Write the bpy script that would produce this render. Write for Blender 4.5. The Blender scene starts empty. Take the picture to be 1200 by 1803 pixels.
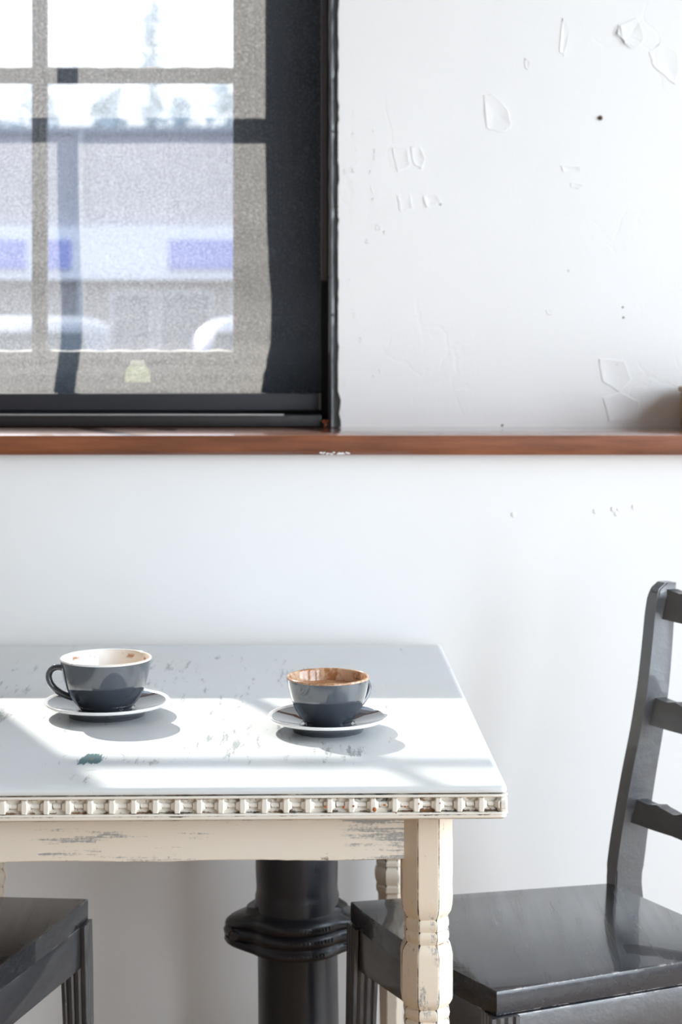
import bpy, bmesh, math, random
from mathutils import Vector, Matrix
random.seed(7)
S = bpy.context.scene
COL = S.collection
CAMZ, F = 1.23, 3000.0

# ------------------------------------------------------------------ camera
cd = bpy.data.cameras.new('camera'); cam = bpy.data.objects.new('camera', cd); COL.objects.link(cam)
cam.location = (0, 0, CAMZ); cam.rotation_euler = (math.radians(90), 0, 0)
cd.sensor_fit = 'VERTICAL'; cd.sensor_height = 36; cd.lens = F / 1803 * 36
cd.shift_y = (600 - 901.5) / 1803.0
cd.clip_start = .05; cd.clip_end = 500
cd.dof.use_dof = True; cd.dof.focus_distance = 2.0; cd.dof.aperture_fstop = 6.3
S.camera = cam

# ------------------------------------------------------------------ sky, sun, exposure
W = bpy.data.worlds.new('sky'); S.world = W; W.use_nodes = True
nt = W.node_tree; nt.nodes.clear()
wo = nt.nodes.new('ShaderNodeOutputWorld'); bg = nt.nodes.new('ShaderNodeBackground')
tc = nt.nodes.new('ShaderNodeTexCoord'); sp = nt.nodes.new('ShaderNodeSeparateXYZ'); cr = nt.nodes.new('ShaderNodeValToRGB')
nt.links.new(tc.outputs['Generated'], sp.inputs[0]); nt.links.new(sp.outputs['Z'], cr.inputs[0])
nt.links.new(cr.outputs[0], bg.inputs[0]); nt.links.new(bg.outputs[0], wo.inputs[0])
cr.color_ramp.elements[0].position = 0.0; cr.color_ramp.elements[0].color = (1, 1, 1, 1)
cr.color_ramp.elements[1].position = 0.7; cr.color_ramp.elements[1].color = (.55, .74, 1, 1)
bg.inputs[1].default_value = 5.0

sl = bpy.data.lights.new('sun', 'SUN'); sun = bpy.data.objects.new('sun', sl); COL.objects.link(sun)
SUN = Vector((.50, -1, -.80))
sun.rotation_euler = SUN.to_track_quat('-Z', 'Y').to_euler(); sun.location = (-5, 10, 9)
sl.energy = 25.0; sl.color = (1, .95, .87); sl.angle = math.radians(1.0)

vs = S.view_settings
vs.view_transform = 'Standard'; vs.look = 'None'; vs.gamma = 1; vs.use_curve_mapping = False
vs.exposure = 0.05
S.display_settings.display_device = 'sRGB'
# daylight standing in the tall windows of the right-hand wall
XL, XR, YB, H = -2.7, 2.3, -3.3, 3.1
RW = [(-2.6, -1.2), (-.75, .65), (.95, 2.45)]; RZ0, RZ1 = .10, 2.85
for a, b in RW:
    pl = bpy.data.lights.new('window_daylight', 'AREA'); pl.shape = 'RECTANGLE'; pl.size = RZ1 - RZ0; pl.size_y = b - a
    pl.energy = 6.6 * math.pi * (RZ1 - RZ0) * (b - a); pl.color = (.86, .94, 1)
    po = bpy.data.objects.new('window_daylight', pl); COL.objects.link(po); po.location = (XR + .18, (a + b) / 2, (RZ0 + RZ1) / 2); po.rotation_euler = (0, math.radians(90), 0)
try:
    S.cycles.max_bounces = 14; S.cycles.diffuse_bounces = 7; S.cycles.transparent_max_bounces = 16
    S.cycles.sample_clamp_indirect = 6; S.cycles.caustics_reflective = False; S.cycles.caustics_refractive = False
except Exception: pass

# ------------------------------------------------------------------ helpers
def Rd(z): return z + CAMZ                       # height relative to eye -> absolute
class NM:
    def __init__(s, name):
        s.m = bpy.data.materials.new(name); s.m.use_nodes = True; s.t = s.m.node_tree; s.t.nodes.clear()
        s.o = s.n('OutputMaterial')
    def n(s, t, **k):
        x = s.t.nodes.new('ShaderNode' + t)
        for a, b in k.items(): setattr(x, a, b)
        return x
    def l(s, a, b): s.t.links.new(a, b)
    def surf(s, x): s.l(x, s.o.inputs['Surface'])
    def coords(s, scale=(1, 1, 1), rot=(0, 0, 0), loc=(0, 0, 0)):
        t = s.n('TexCoord'); m = s.n('Mapping'); m.inputs['Scale'].default_value = scale
        m.inputs['Rotation'].default_value = rot; m.inputs['Location'].default_value = loc
        s.l(t.outputs['Object'], m.inputs[0]); return m.outputs[0]
    def noise(s, vec, scale, detail=4, rough=.6):
        x = s.n('TexNoise'); x.inputs['Scale'].default_value = scale; x.inputs['Detail'].default_value = detail
        x.inputs['Roughness'].default_value = rough
        if vec: s.l(vec, x.inputs['Vector'])
        return x.outputs['Fac']
    def ramp(s, v, stops):
        x = s.n('ValToRGB'); e = x.color_ramp.elements
        while len(e) < len(stops): e.new(.5)
        for i, (p, c) in enumerate(stops):
            e[i].position = p; e[i].color = (c, c, c, 1) if not isinstance(c, tuple) else (*c[:3], 1)
        s.l(v, x.inputs[0]); return x.outputs[0]
    def math(s, op, a, b=0.0, clamp=False):
        x = s.n('Math', operation=op, use_clamp=clamp)
        for i, v in enumerate((a, b)):
            if isinstance(v, (int, float)): x.inputs[i].default_value = v
            else: s.l(v, x.inputs[i])
        return x.outputs[0]
    def mix(s, f, a, b):
        x = s.n('Mix', data_type='RGBA')
        for i, v in ((0, f), (6, a), (7, b)):
            if isinstance(v, (int, float)): x.inputs[i].default_value = v
            elif isinstance(v, tuple): x.inputs[i].default_value = (*v, 1)
            else: s.l(v, x.inputs[i])
        return x.outputs[2]
    def bump(s, h, strength=.3, dist=.01, normal=None):
        x = s.n('Bump'); x.inputs['Strength'].default_value = strength; x.inputs['Distance'].default_value = dist
        s.l(h, x.inputs['Height'])
        if normal: s.l(normal, x.inputs['Normal'])
        return x.outputs[0]
    def pbr(s, col, rough=.5, normal=None, coat=0, metal=0, spec=None, ior=1.5):
        p = s.n('BsdfPrincipled'); p.inputs['IOR'].default_value = ior
        if isinstance(col, tuple): p.inputs['Base Color'].default_value = (*col, 1)
        else: s.l(col, p.inputs['Base Color'])
        if isinstance(rough, (int, float)): p.inputs['Roughness'].default_value = rough
        else: s.l(rough, p.inputs['Roughness'])
        p.inputs['Metallic'].default_value = metal; p.inputs['Coat Weight'].default_value = coat
        if spec is not None: p.inputs['Specular IOR Level'].default_value = spec
        if normal: s.l(normal, p.inputs['Normal'])
        s.surf(p.outputs[0]); return s.m

def plain(name, col, rough=.5, **k): return NM(name).pbr(col, rough, **k)

def obj(name, bm, mat, parent=None, loc=(0, 0, 0), smooth=False, sharp=35):
    me = bpy.data.meshes.new(name)
    bmesh.ops.recalc_face_normals(bm, faces=bm.faces[:])
    if smooth:
        for f in bm.faces: f.smooth = True
        for e in bm.edges:
            if len(e.link_faces) == 2 and e.calc_face_angle(0) > math.radians(sharp): e.smooth = False
    bm.to_mesh(me); bm.free()
    for m in (mat if isinstance(mat, (list, tuple)) else [mat]): me.materials.append(m)
    o = bpy.data.objects.new(name, me); COL.objects.link(o); o.location = loc
    if parent: o.parent = parent
    return o
def empty(name, loc=(0, 0, 0), rz=0):
    o = bpy.data.objects.new(name, None); COL.objects.link(o); o.location = loc; o.rotation_euler = (0, 0, rz)
    o.empty_display_size = .05; return o
def tag(o, label=None, cat=None, group=None, kind=None):
    for k, v in (('label', label), ('category', cat), ('group', group), ('kind', kind)):
        if v: o[k] = v
    return o
def inst(src, name, parent, loc, rz=0, sc=None):
    o = bpy.data.objects.new(name, src.data); COL.objects.link(o); o.parent = parent; o.location = loc; o.rotation_euler = (0, 0, rz)
    if sc: o.scale = sc
    return o

def box(bm, x0, x1, y0, y1, z0, z1, mi=0, bev=0, seg=2):
    vs_ = [bm.verts.new((x, y, z)) for x in (x0, x1) for y in (y0, y1) for z in (z0, z1)]
    fs = [bm.faces.new([vs_[i] for i in q]) for q in ((0, 1, 3, 2), (4, 6, 7, 5), (0, 4, 5, 1), (2, 3, 7, 6), (0, 2, 6, 4), (1, 5, 7, 3))]
    for f in fs: f.material_index = mi
    if bev:
        es = list({e for f in fs for e in f.edges})
        bmesh.ops.bevel(bm, geom=es, offset=bev, segments=seg, profile=.5, affect='EDGES')
def boxobj(name, mat, parent, b, bev=0, seg=2):
    bm = bmesh.new(); box(bm, *b, bev=bev, seg=seg); return obj(name, bm, mat, parent, smooth=bev > 0)
def prism(bm, pts, z0, z1, bev=0, seg=2, mi=0):
    a = [bm.verts.new((p[0], p[1], z0)) for p in pts]; b = [bm.verts.new((p[0], p[1], z1)) for p in pts]
    n = len(pts); fs = [bm.faces.new(a[::-1]), bm.faces.new(b)]
    fs += [bm.faces.new((a[i], a[(i + 1) % n], b[(i + 1) % n], b[i])) for i in range(n)]
    for f in fs: f.material_index = mi
    if bev:
        es = list({e for f in fs[:2] for e in f.edges})
        bmesh.ops.bevel(bm, geom=es, offset=bev, segments=seg, profile=.5, affect='EDGES')
def lathe(bm, prof, seg=64, closed=True, mi=None, phase=0, kx=1, ky=1, cx=0, cy=0):
    rings = []
    for r, z in prof:
        if r < 1e-6: rings.append([bm.verts.new((cx, cy, z))])
        else: rings.append([bm.verts.new((cx + kx * r * math.cos(phase + 2 * math.pi * i / seg), cy + ky * r * math.sin(phase + 2 * math.pi * i / seg), z)) for i in range(seg)])
    for k in range(len(rings) - 1):
        A, B = rings[k], rings[k + 1]
        for i in range(seg):
            j = (i + 1) % seg
            if len(A) == 1 and len(B) == 1: continue
            if len(A) == 1: f = bm.faces.new((A[0], B[i], B[j]))
            elif len(B) == 1: f = bm.faces.new((A[i], A[j], B[0]))
            else: f = bm.faces.new((A[i], A[j], B[j], B[i]))
            if mi: f.material_index = mi(k)
    return rings
def tube(bm, pts, rad, seg=12, flat=1.0):
    pts = [Vector(p) for p in pts]; n = len(pts); rings = []
    for i, p in enumerate(pts):
        t = (pts[min(i + 1, n - 1)] - pts[max(i - 1, 0)]).normalized()
        up = Vector((0, 0, 1)) if abs(t.z) < .95 else Vector((0, 1, 0))
        a = t.cross(up).normalized(); b = a.cross(t)
        if hasattr(rad, '__len__'): r = rad[i]
        else: r = rad
        rings.append((p, a, b, r))
    return rings
def sweep(bm, pts, wid, thk, side, seg=12):
    """strap: elliptical section, 'side' = fixed width axis"""
    pts = [Vector(p) for p in pts]; n = len(pts); side = Vector(side).normalized(); R_ = []
    for i, p in enumerate(pts):
        t = (pts[min(i + 1, n - 1)] - pts[max(i - 1, 0)]).normalized(); nn = t.cross(side).normalized()
        w = wid[i] if hasattr(wid, '__len__') else wid; h = thk[i] if hasattr(thk, '__len__') else thk
        R_.append([bm.verts.new(p + side * w * math.cos(a) + nn * h * math.sin(a)) for a in (2 * math.pi * k / seg for k in range(seg))])
    for A, B in zip(R_, R_[1:]):
        for i in range(seg): bm.faces.new((A[i], A[(i + 1) % seg], B[(i + 1) % seg], B[i]))
    bm.faces.new(R_[0]); bm.faces.new(R_[-1][::-1])
def bezier(p, n):
    out = []
    for i in range(n + 1):
        t = i / n; q = [Vector(a) for a in p]
        while len(q) > 1: q = [q[k].lerp(q[k + 1], t) for k in range(len(q) - 1)]
        out.append(q[0])
    return out

# ------------------------------------------------------------------ materials
def mat_plaster():
    m = NM('white_plaster')
    c = m.coords()
    big = m.noise(c, 2.2, 3)
    brush = m.noise(m.coords((30, 30, 7)), 1.0, 5, .65)
    fine = m.noise(c, 55, 3, .6)
    v = m.n('TexVoronoi', feature='DISTANCE_TO_EDGE'); v.inputs['Scale'].default_value = 11
    w = m.n('TexNoise'); w.inputs['Scale'].default_value = 8; w.inputs['Detail'].default_value = 4; m.l(c, w.inputs['Vector'])
    va = m.n('VectorMath', operation='MULTIPLY_ADD'); va.inputs[1].default_value = (.12, .12, .12)
    m.l(w.outputs['Color'], va.inputs[0]); m.l(c, va.inputs[2]); m.l(va.outputs[0], v.inputs['Vector'])
    cell = m.ramp(v.outputs['Distance'], [(0, 0), (.035, 1)])
    mask = m.ramp(m.noise(c, 5.5, 2), [(.56, 0), (.60, 1)])
    peel = m.math('MULTIPLY', m.math('SUBTRACT', 1.0, cell), mask)
    sep = m.n('SeparateXYZ'); m.l(c, sep.inputs[0])
    h1 = m.math('MULTIPLY', brush, .35); h2 = m.math('MULTIPLY', fine, .10); h = m.math('ADD', h1, h2)
    h = m.math('SUBTRACT', h, m.math('MULTIPLY', peel, .16))
    up = m.math('GREATER_THAN', sep.outputs['Z'], 1.06)
    h = m.math('MULTIPLY', h, m.math('ADD', m.math('MULTIPLY', up, .85), .12))
    nrm = m.bump(h, .28, .006)
    col = m.mix(m.ramp(big, [(.3, 0), (.7, 1)]), (.86, .86, .855), (.89, .89, .885))
    return m.pbr(col, .55, nrm)
def mat_wood(name, c1, c2, axis_scale, rough=.35, coat=.3):
    m = NM(name)
    g = m.noise(m.coords(axis_scale), 1, 6, .65); g2 = m.noise(m.coords((3, 3, 3)), 1, 3)
    f = m.math('ADD', m.math('MULTIPLY', g, .7), m.math('MULTIPLY', g2, .3))
    col = m.mix(m.ramp(f, [(.36, 0), (.62, 1)]), c1, c2)
    return m.pbr(col, rough, m.bump(g, .15, .002), coat=coat)
def mat_black(name='black_paint', base=(.020, .021, .026), rough=.38, grain=(60, 4, 60), g=.25, wear=True, coat=.55, ior=1.9):
    m = NM(name)
    n1 = m.noise(m.coords(grain), 1, 5, .6)
    n2 = m.noise(m.coords(), 90, 3)
    col = base
    if wear:
        at = m.n('Attribute', attribute_name='wear')
        k = m.math('MULTIPLY', at.outputs['Fac'], m.ramp(m.noise(m.coords(), 38, 5, .7), [(.50, 0), (.56, 1)]))
        col = m.mix(k, base, (.22, .20, .19))
    r = m.ramp(n1, [(.3, rough - .06), (.7, rough + .08)])
    return m.pbr(col, r, m.bump(m.math('ADD', n1, m.math('MULTIPLY', n2, .2)), g, .003), coat=coat, ior=ior)
def mat_antique(name, grain, thr=.66, base=(.80, .765, .70), rough=.5, knot=False, patches=None):
    """white paint rubbed back to dark primer and brown wood"""
    m = NM(name)
    c = m.coords()
    big = m.noise(c, 7 if not knot else 4.5, 3)
    g = m.noise(m.coords(grain[0], rot=grain[1]), 1, 6, .7)
    fleck = m.noise(c, 260, 4, .7)
    s = m.math('ADD', m.math('MULTIPLY', g, .55), m.math('MULTIPLY', big, .45))
    s = m.math('ADD', s, m.math('MULTIPLY', m.math('SUBTRACT', fleck, .5), .16))
    k = m.ramp(s, [(thr, 0), (thr + .045, .85)])
    at = m.n('Attribute', attribute_name='wear')
    e = m.math('ADD', at.outputs['Fac'], m.math('MULTIPLY', m.math('SUBTRACT', m.noise(c, 45, 5, .7), .5), 1.7))
    ek = m.math('MULTIPLY', m.ramp(e, [(.72, 0), (.86, 1)]), m.math('GREATER_THAN', at.outputs['Fac'], .05))
    tone = m.noise(c, 22, 3)
    dark = m.mix(m.ramp(tone, [(.45, 0), (.6, 1)]), (.055, .060, .055), (.23, .12, .055))
    tint = m.mix(m.ramp(m.noise(c, 3.1, 3), [(.35, 0), (.7, 1)]), base, (base[0] * .97, base[1] * .94, base[2] * .88))
    col = m.mix(k, tint, (.27, .29, .29))
    col = m.mix(ek, col, dark)
    h = m.math('SUBTRACT', m.math('MULTIPLY', g, .5), m.math('ADD', k, ek))
    if knot:
        sx = m.n('SeparateXYZ'); m.l(m.coords(loc=(.0725, .304, 0)), sx.inputs[0])
        # rotated ellipse around the knot in the board
        a = m.math('ADD', m.math('MULTIPLY', sx.outputs[0], 1.0), m.math('MULTIPLY', sx.outputs[1], -.18))
        b = m.math('ADD', m.math('MULTIPLY', sx.outputs[1], 1.0), m.math('MULTIPLY', sx.outputs[0], .2))
        d = m.math('POWER', m.math('ADD', m.math('POWER', m.math('MULTIPLY', a, 54), 2), m.math('POWER', m.math('MULTIPLY', b, 34), 2)), .5)
        d2 = m.math('ADD', d, m.math('MULTIPLY', m.math('SUBTRACT', m.noise(m.coords((170, 30, 30), rot=(0, 0, .3)), 1, 4), .5), 1.6))
        kk = m.ramp(d2, [(.75, 1), (.95, 0)]); co = m.ramp(d2, [(.12, 1), (.30, 0)])
        ring = m.math('MULTIPLY', m.ramp(m.math('ABSOLUTE', m.math('SUBTRACT', m.math('ADD', d, m.math('MULTIPLY', m.noise(c, 30, 3), .8)), 2.3)), [(0, 1), (.07, 0)]),
                      m.ramp(m.noise(c, 18, 2), [(.5, 0), (.56, 1)]))
        col = m.mix(ring, col, (.32, .35, .38))
        col = m.mix(kk, col, (.03, .115, .12)); col = m.mix(co, col, (.30, .13, .07))
    return m.pbr(col, rough, m.bump(h, .25, .0012))
M = {}
M['plaster'] = mat_plaster()
M['paintwhite'] = plain('painted_white', (.82, .82, .81), .6)
M['warmwall'] = plain('warm_plaster', (.46, .41, .36), .7)
M['ceil'] = plain('dark_ceiling_boards', (.30, .28, .26), .7)
M['sill'] = mat_wood('varnished_wood', (.10, .026, .010), (.27, .085, .032), (4, 45, 45), .40, 1.0)
M['floor'] = mat_wood('oak_floor', (.30, .17, .085), (.46, .29, .16), (30, 3, 10), .4, .2)
M['black'] = mat_black()
M['frame'] = mat_black('black_frame_paint', (.012, .012, .014), .5, (40, 40, 40), .5, ior=1.5)
M['iron'] = mat_black('black_cast_iron', (.007, .0075, .012), .33, (20, 20, 20), .25, wear=False, coat=.12, ior=1.5)
M['sash'] = plain('sash_paint', (.03, .03, .032), .6)
M['putty'] = plain('putty', (.75, .70, .60), .8)
M['top'] = mat_antique('antique_white_top', ((95, 12, 30), (0, 0, -.22)), .578, (.715, .745, .765), .38, knot=True)
M['edge'] = mat_antique('antique_white_edge', ((9, 60, 60), (0, 0, 0)), .63, (.80, .77, .71), .5)
M['apron'] = mat_antique('antique_white_apron', ((7, 30, 150), (0, 0, 0)), .555, (.80, .75, .67), .5)
M['legp'] = mat_antique('antique_white_leg', ((70, 70, 12), (0, 0, 0)), .58, (.78, .69, .57), .5)
M['glaze'] = plain('grey_glaze', (.052, .062, .076), .05, coat=.8, ior=1.75)
M['white_glaze'] = plain('white_glaze', (.86, .86, .85), .10, coat=.4)
M['blue_lilac'] = plain('lilac_blue_sign', (.30, .35, .80), .6)

# glass: thin pane
def mat_glass():
    m = NM('window_glass'); t = m.n('BsdfTransparent'); t.inputs[0].default_value = (.95, .96, .97, 1)
    g = m.n('BsdfGlossy'); g.inputs['Roughness'].default_value = .03; lw = m.n('LayerWeight'); lw.inputs[0].default_value = .5; fo = m.math('ADD', m.math('MULTIPLY', m.math('POWER', lw.outputs['Facing'], 5), .8), .03)
    x = m.n('MixShader'); m.l(fo, x.inputs[0]); m.l(t.outputs[0], x.inputs[1]); m.l(g.outputs[0], x.inputs[2]); m.surf(x.outputs[0]); return m.m
M['glass'] = mat_glass()
def mat_mesh(name, open_=.25, trans=(.160, .156, .152), refl=(.026, .029, .036), grain=True):
    m = NM(name); t = m.n('BsdfTransparent'); tr = m.n('BsdfTranslucent'); d = m.n('BsdfDiffuse')
    n = m.noise(m.coords((1, 1, 1)), 420, 3, .8)
    th = m.noise(m.coords((500, 500, 8)), 1, 2)
    nn = m.math('ADD', m.math('MULTIPLY', n, .88), m.math('MULTIPLY', th, .12))
    k = m.ramp(nn, [(.36, .45), (.62, 1.55)])
    c = m.n('Mix', data_type='RGBA', blend_type='MULTIPLY'); c.inputs[0].default_value = 1; c.inputs[6].default_value = (*trans, 1); m.l(k, c.inputs[7])
    m.l(c.outputs[2], tr.inputs[0]); d.inputs[0].default_value = (*refl, 1)
    a = m.n('MixShader'); a.inputs[0].default_value = .5; m.l(tr.outputs[0], a.inputs[1]); m.l(d.outputs[0], a.inputs[2])
    b = m.n('MixShader'); b.inputs[0].default_value = 1 - open_; m.l(t.outputs[0], b.inputs[1]); m.l(a.outputs[0], b.inputs[2])
    m.surf(b.outputs[0]); return m.m
M['mesh'] = mat_mesh('shade_mesh')
M['tagp'] = mat_mesh('clear_tag', .20, (.85, .86, .76), (.10, .10, .09))

# ------------------------------------------------------------------ room shell
UP, LOW, OUT = 2.96, 2.722, 3.26          # upper wall face, lower wall face, outside face
OX0, OX1 = -1.11, -.005; OZ0, OZ1 = Rd(-.150), 2.82   # window opening
bm = bmesh.new()
box(bm, XL, OX0, UP, OUT, OZ0, H); box(bm, OX1, XR, UP, OUT, OZ0, H); box(bm, OX0, OX1, UP, OUT, OZ1, H)
box(bm, XL, XR, LOW, OUT, 0, Rd(-.181))
box(bm, XL, XR, UP + .02, OUT, Rd(-.181), OZ0)
wb = tag(obj('wall_back', bm, M['plaster']), kind='structure', label='rough white plaster wall behind the table')
tag(boxobj('floor', M['floor'], None, (XL - .2, XR + .2, YB - .2, OUT, -.05, 0)), kind='structure')
tag(boxobj('ceiling', M['ceil'], None, (XL - .2, XR + .2, YB - .2, OUT, H, H + .1)), kind='structure')
tag(boxobj('wall_left', M['warmwall'], None, (XL - .2, XL, YB, OUT, 0, H)), kind='structure')
tag(boxobj('wall_rear', M['warmwall'], None, (XL, XR, YB - .2, YB, 0, H)), kind='structure')
bm = bmesh.new(); ys = [YB] + [v for w in RW for v in w] + [OUT]
for i in range(0, len(ys), 2): box(bm, XR, XR + .2, ys[i], ys[i + 1], 0, H)
for a, b in RW: box(bm, XR, XR + .2, a, b, 0, RZ0); box(bm, XR, XR + .2, a, b, RZ1, H)
tag(obj('wall_right', bm, M['paintwhite']), kind='structure')
for i, (a, b) in enumerate(RW):
    wn = tag(empty('window_%d' % (i + 2), (XR + .1, (a + b) / 2, RZ0)), kind='structure')
    hw = (b - a) / 2; hh = RZ1 - RZ0
    bm = bmesh.new(); box(bm, -.03, .03, -hw, -hw + .06, 0, hh); box(bm, -.03, .03, hw - .06, hw, 0, hh)
    box(bm, -.03, .03, -hw + .06, hw - .06, 0, .06); box(bm, -.03, .03, -hw + .06, hw - .06, hh - .06, hh)
    obj('window_frame', bm, M['sash'], wn)
    boxobj('muntin', M['sash'], wn, (-.015, .015, -.012, .012, .06, hh - .06))
    for k in (1, 2): boxobj('muntin', M['sash'], wn, (-.015, .015, -hw + .06, hw - .06, hh * k / 3 - .012, hh * k / 3 + .012))
    for sy in (0, 1):
        for k in range(3): boxobj('pane', M['glass'], wn, (-.002, .002, -hw + .06 if sy == 0 else .012, -.012 if sy == 0 else hw - .06, max(.06, hh * k / 3 + .012), min(hh - .06, hh * (k + 1) / 3 - .012)))
pl = bpy.data.lights.new('portal', 'AREA'); pl.shape = 'RECTANGLE'; pl.size = OX1 - OX0; pl.size_y = OZ1 - OZ0; pl.cycles.is_portal = True
po = bpy.data.objects.new('portal', pl); COL.objects.link(po); po.location = ((OX0 + OX1) / 2, 3.22, (OZ0 + OZ1) / 2); po.rotation_euler = (math.radians(-90), 0, 0)

# wooden ledge under the window
bm = bmesh.new(); box(bm, XL, XR, 2.697, 3.0, Rd(-.181), Rd(-.150), bev=.0015)
tag(obj('trim_1', bm, M['sill'], smooth=True), kind='structure', label='varnished red-brown wooden ledge running under the window')
# chips of plaster along the lower edge of the ledge
chip_m = M['paintwhite']
def chips(name, px0, px1, y, D, n, parent):
    bm = bmesh.new()
    for i in range(n):
        px = random.uniform(px0, px1); s = random.uniform(.0006, .0018)
        v = Matrix.Translation(((px - 600) / F * D, D, Rd(-(y - 600 + random.uniform(-1.5, 1.5)) / F * D)))
        bmesh.ops.create_icosphere(bm, subdivisions=1, radius=s, matrix=v @ Matrix.Diagonal((1.6, .5, .8, 1)))
    return obj(name, bm, chip_m, parent)
tag(chips('plaster_chips', 562, 622, 798, 2.6965, 38, wb), kind='stuff')

# flaked paint on the upper wall: thin raised pieces
def wallpt(px, py, off=0): return ((px - 600) / F * UP, UP - off, Rd((600 - py) / F * UP))
def flake(poly, th=.0016):
    bm = bmesh.new(); cx = sum(p[0] for p in poly) / len(poly); cy = sum(p[1] for p in poly) / len(poly)
    pts = []
    n = len(poly)
    for i in range(n):                               # roughen outline
        a, b = poly[i], poly[(i + 1) % n]
        for k in range(4):
            t = k / 4; pts.append((a[0] + (b[0] - a[0]) * t + random.uniform(-1.2, 1.2), a[1] + (b[1] - a[1]) * t + random.uniform(-1.2, 1.2)))
    base = [bm.verts.new(wallpt(*p, -.001)) for p in pts]
    top = [bm.verts.new(wallpt(cx + (p[0] - cx) * .97, cy + (p[1] - cy) * .97, th * random.uniform(.4, 1))) for p in pts]
    inn = [bm.verts.new(wallpt(cx + (p[0] - cx) * .72, cy + (p[1] - cy) * .72, th * .35)) for p in pts]
    c = bm.verts.new(wallpt(cx, cy, th * .2)); n = len(pts)
    for i in range(n):
        j = (i + 1) % n
        bm.faces.new((base[i], base[j], top[j], top[i])); bm.faces.new((top[i], top[j], inn[j], inn[i])); bm.faces.new((inn[i], inn[j], c))
    return obj('paint_flake', bm, M['plaster'], wb, smooth=True, sharp=60)
for P_ in [[(850, 168), (868, 164), (896, 196), (900, 225), (880, 235), (856, 226)],
           [(1160, 75), (1190, 88), (1197, 120), (1188, 150), (1150, 118), (1142, 92)],
           [(724, 258), (738, 255), (747, 280), (742, 297), (728, 290)],
           [(690, 262), (716, 258), (722, 292), (700, 303)],
           [(700, 345), (722, 340), (726, 368), (704, 372)], [(744, 345), (768, 342), (778, 358), (750, 366)],
           [(990, 30), (1004, 50), (992, 100), (984, 92)], [(1054, 632), (1098, 634), (1112, 668), (1090, 690), (1060, 672)],
           [(1060, 700), (1090, 690), (1125, 708), (1120, 740), (1072, 742)], [(1003, 322), (1028, 326), (1020, 332), (1006, 330)],
           [(924, 102), (932, 108), (930, 124), (924, 120)], [(988, 292), (1020, 294), (1022, 302), (990, 303)],
           [(962, 545), (970, 546), (969, 555), (962, 553)], [(1090, 45), (1120, 30), (1135, 70), (1120, 86), (1096, 74)]]:
    flake(P_)
for i in range(26):
    x, y = random.uniform(606, 680), random.uniform(120, 700); h = random.uniform(3, 12); w = random.uniform(1.2, 3)
    flake([(x, y), (x + w, y + 1), (x + w + 1, y + h), (x, y + h - 1)], .0012)
# dark crack, nail hole, pits
crk = plain('crack_dark', (.10, .09, .08), .9)
bm = bmesh.new(); cp = [(1087, 44), (1086, 52), (1084, 60), (1090, 66), (1096, 72), (1098, 78), (1108, 86), (1118, 88)]
for i in range(len(cp) - 1):
    w = [1.0, 1.8, 2.8, 1.6, 3.0, 1.8, 1.0, .4]; a, b = cp[i], cp[i + 1]
    bm.faces.new([bm.verts.new(wallpt(*q)) for q in ((a[0] - w[i] / 2, a[1], .0034), (a[0] + w[i] / 2, a[1], .0034), (b[0] + w[i + 1] / 2, b[1], .0034), (b[0] - w[i + 1] / 2, b[1], .0034))])
obj('crack', bm, crk, wb)
bm = bmesh.new(); lathe(bm, [(0, 0), (.0034, .0006), (.0042, .002), (.003, .0035), (0, .004)], 14)
bmesh.ops.rotate(bm, verts=bm.verts, matrix=Matrix.Rotation(math.radians(90), 3, 'X'))
tag(obj('nail_head', bm, plain('rusty_nail', (.07, .035, .02), .7), wb, wallpt(1056, 208, -.0005), smooth=True), label='dark nail head')
for px, py, r in [(1000, 477, .0012), (1096, 541, .0016), (1097, 559, .0018), (775, 360, .0016), (1085, 642, .001), (884, 749, .002)]:
    bm = bmesh.new(); bmesh.ops.create_icosphere(bm, subdivisions=2, radius=r); obj('pit_mark', bm, crk, wb, wallpt(px, py, 0))
for px, py in [(1078, 896), (1089, 899), (1047, 900), (1115, 893), (903, 906), (1084, 904)]:
    D = LOW; bm = bmesh.new(); bmesh.ops.create_icosphere(bm, subdivisions=2, radius=.004, matrix=Matrix.Diagonal((1, .25, 1.2, 1)))
    obj('paint_lump', bm, M['plaster'], wb, ((px - 600) / F * D, D, Rd((600 - py) / F * D)), smooth=True)

# ------------------------------------------------------------------ window_1
w1 = tag(empty('window_1', ((OX0 + OX1) / 2, 3.15, OZ0)), kind='structure', label='black painted window with rows of panes behind the mesh shade')
wx, wy, wz = w1.location
def wbox(name, mat, x0, x1, y0, y1, z0, z1, bev=0, par=None):
    bm = bmesh.new(); box(bm, x0 - wx, x1 - wx, y0 - wy, y1 - wy, z0 - wz, z1 - wz, bev=bev); return obj(name, bm, mat, par or w1, smooth=bev > 0)
Y0, Y1 = 3.139, 3.161
xs = [(-.914, -.569), (-.543, -.198)]
rows = []; z = Rd(-.021)
while len(rows) < 3: rows.append((z, z + .523 - .0255 if len(rows) == 0 else z + .4975)); z = rows[-1][1] + .0255
wbox('jamb', M['frame'], OX1 - .018, OX1, 2.99, OUT, wz, OZ1)
wbox('jamb', M['frame'], OX0, OX0 + .018, 2.99, OUT, wz, OZ1)
wbox('head_jamb', M['frame'], OX0 + .018, OX1 - .018, 2.99, OUT, OZ1 - .018, OZ1)
wbox('stile', M['sash'], -.198, OX1 - .018, Y0 - .01, Y1, wz, OZ1 - .018)
wbox('stile', M['sash'], OX0 + .018, -.914, Y0 - .01, Y1, wz, OZ1 - .018)
wbox('bottom_rail', M['sash'], -.914, -.198, Y0 - .01, Y1, wz, rows[0][0])
wbox('top_rail', M['sash'], -.914, -.198, Y0 - .01, Y1, rows[-1][1], OZ1 - .018)
wbox('muntin', M['sash'], -.569, -.543, Y0, Y1, rows[0][0], rows[-1][1])
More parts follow.
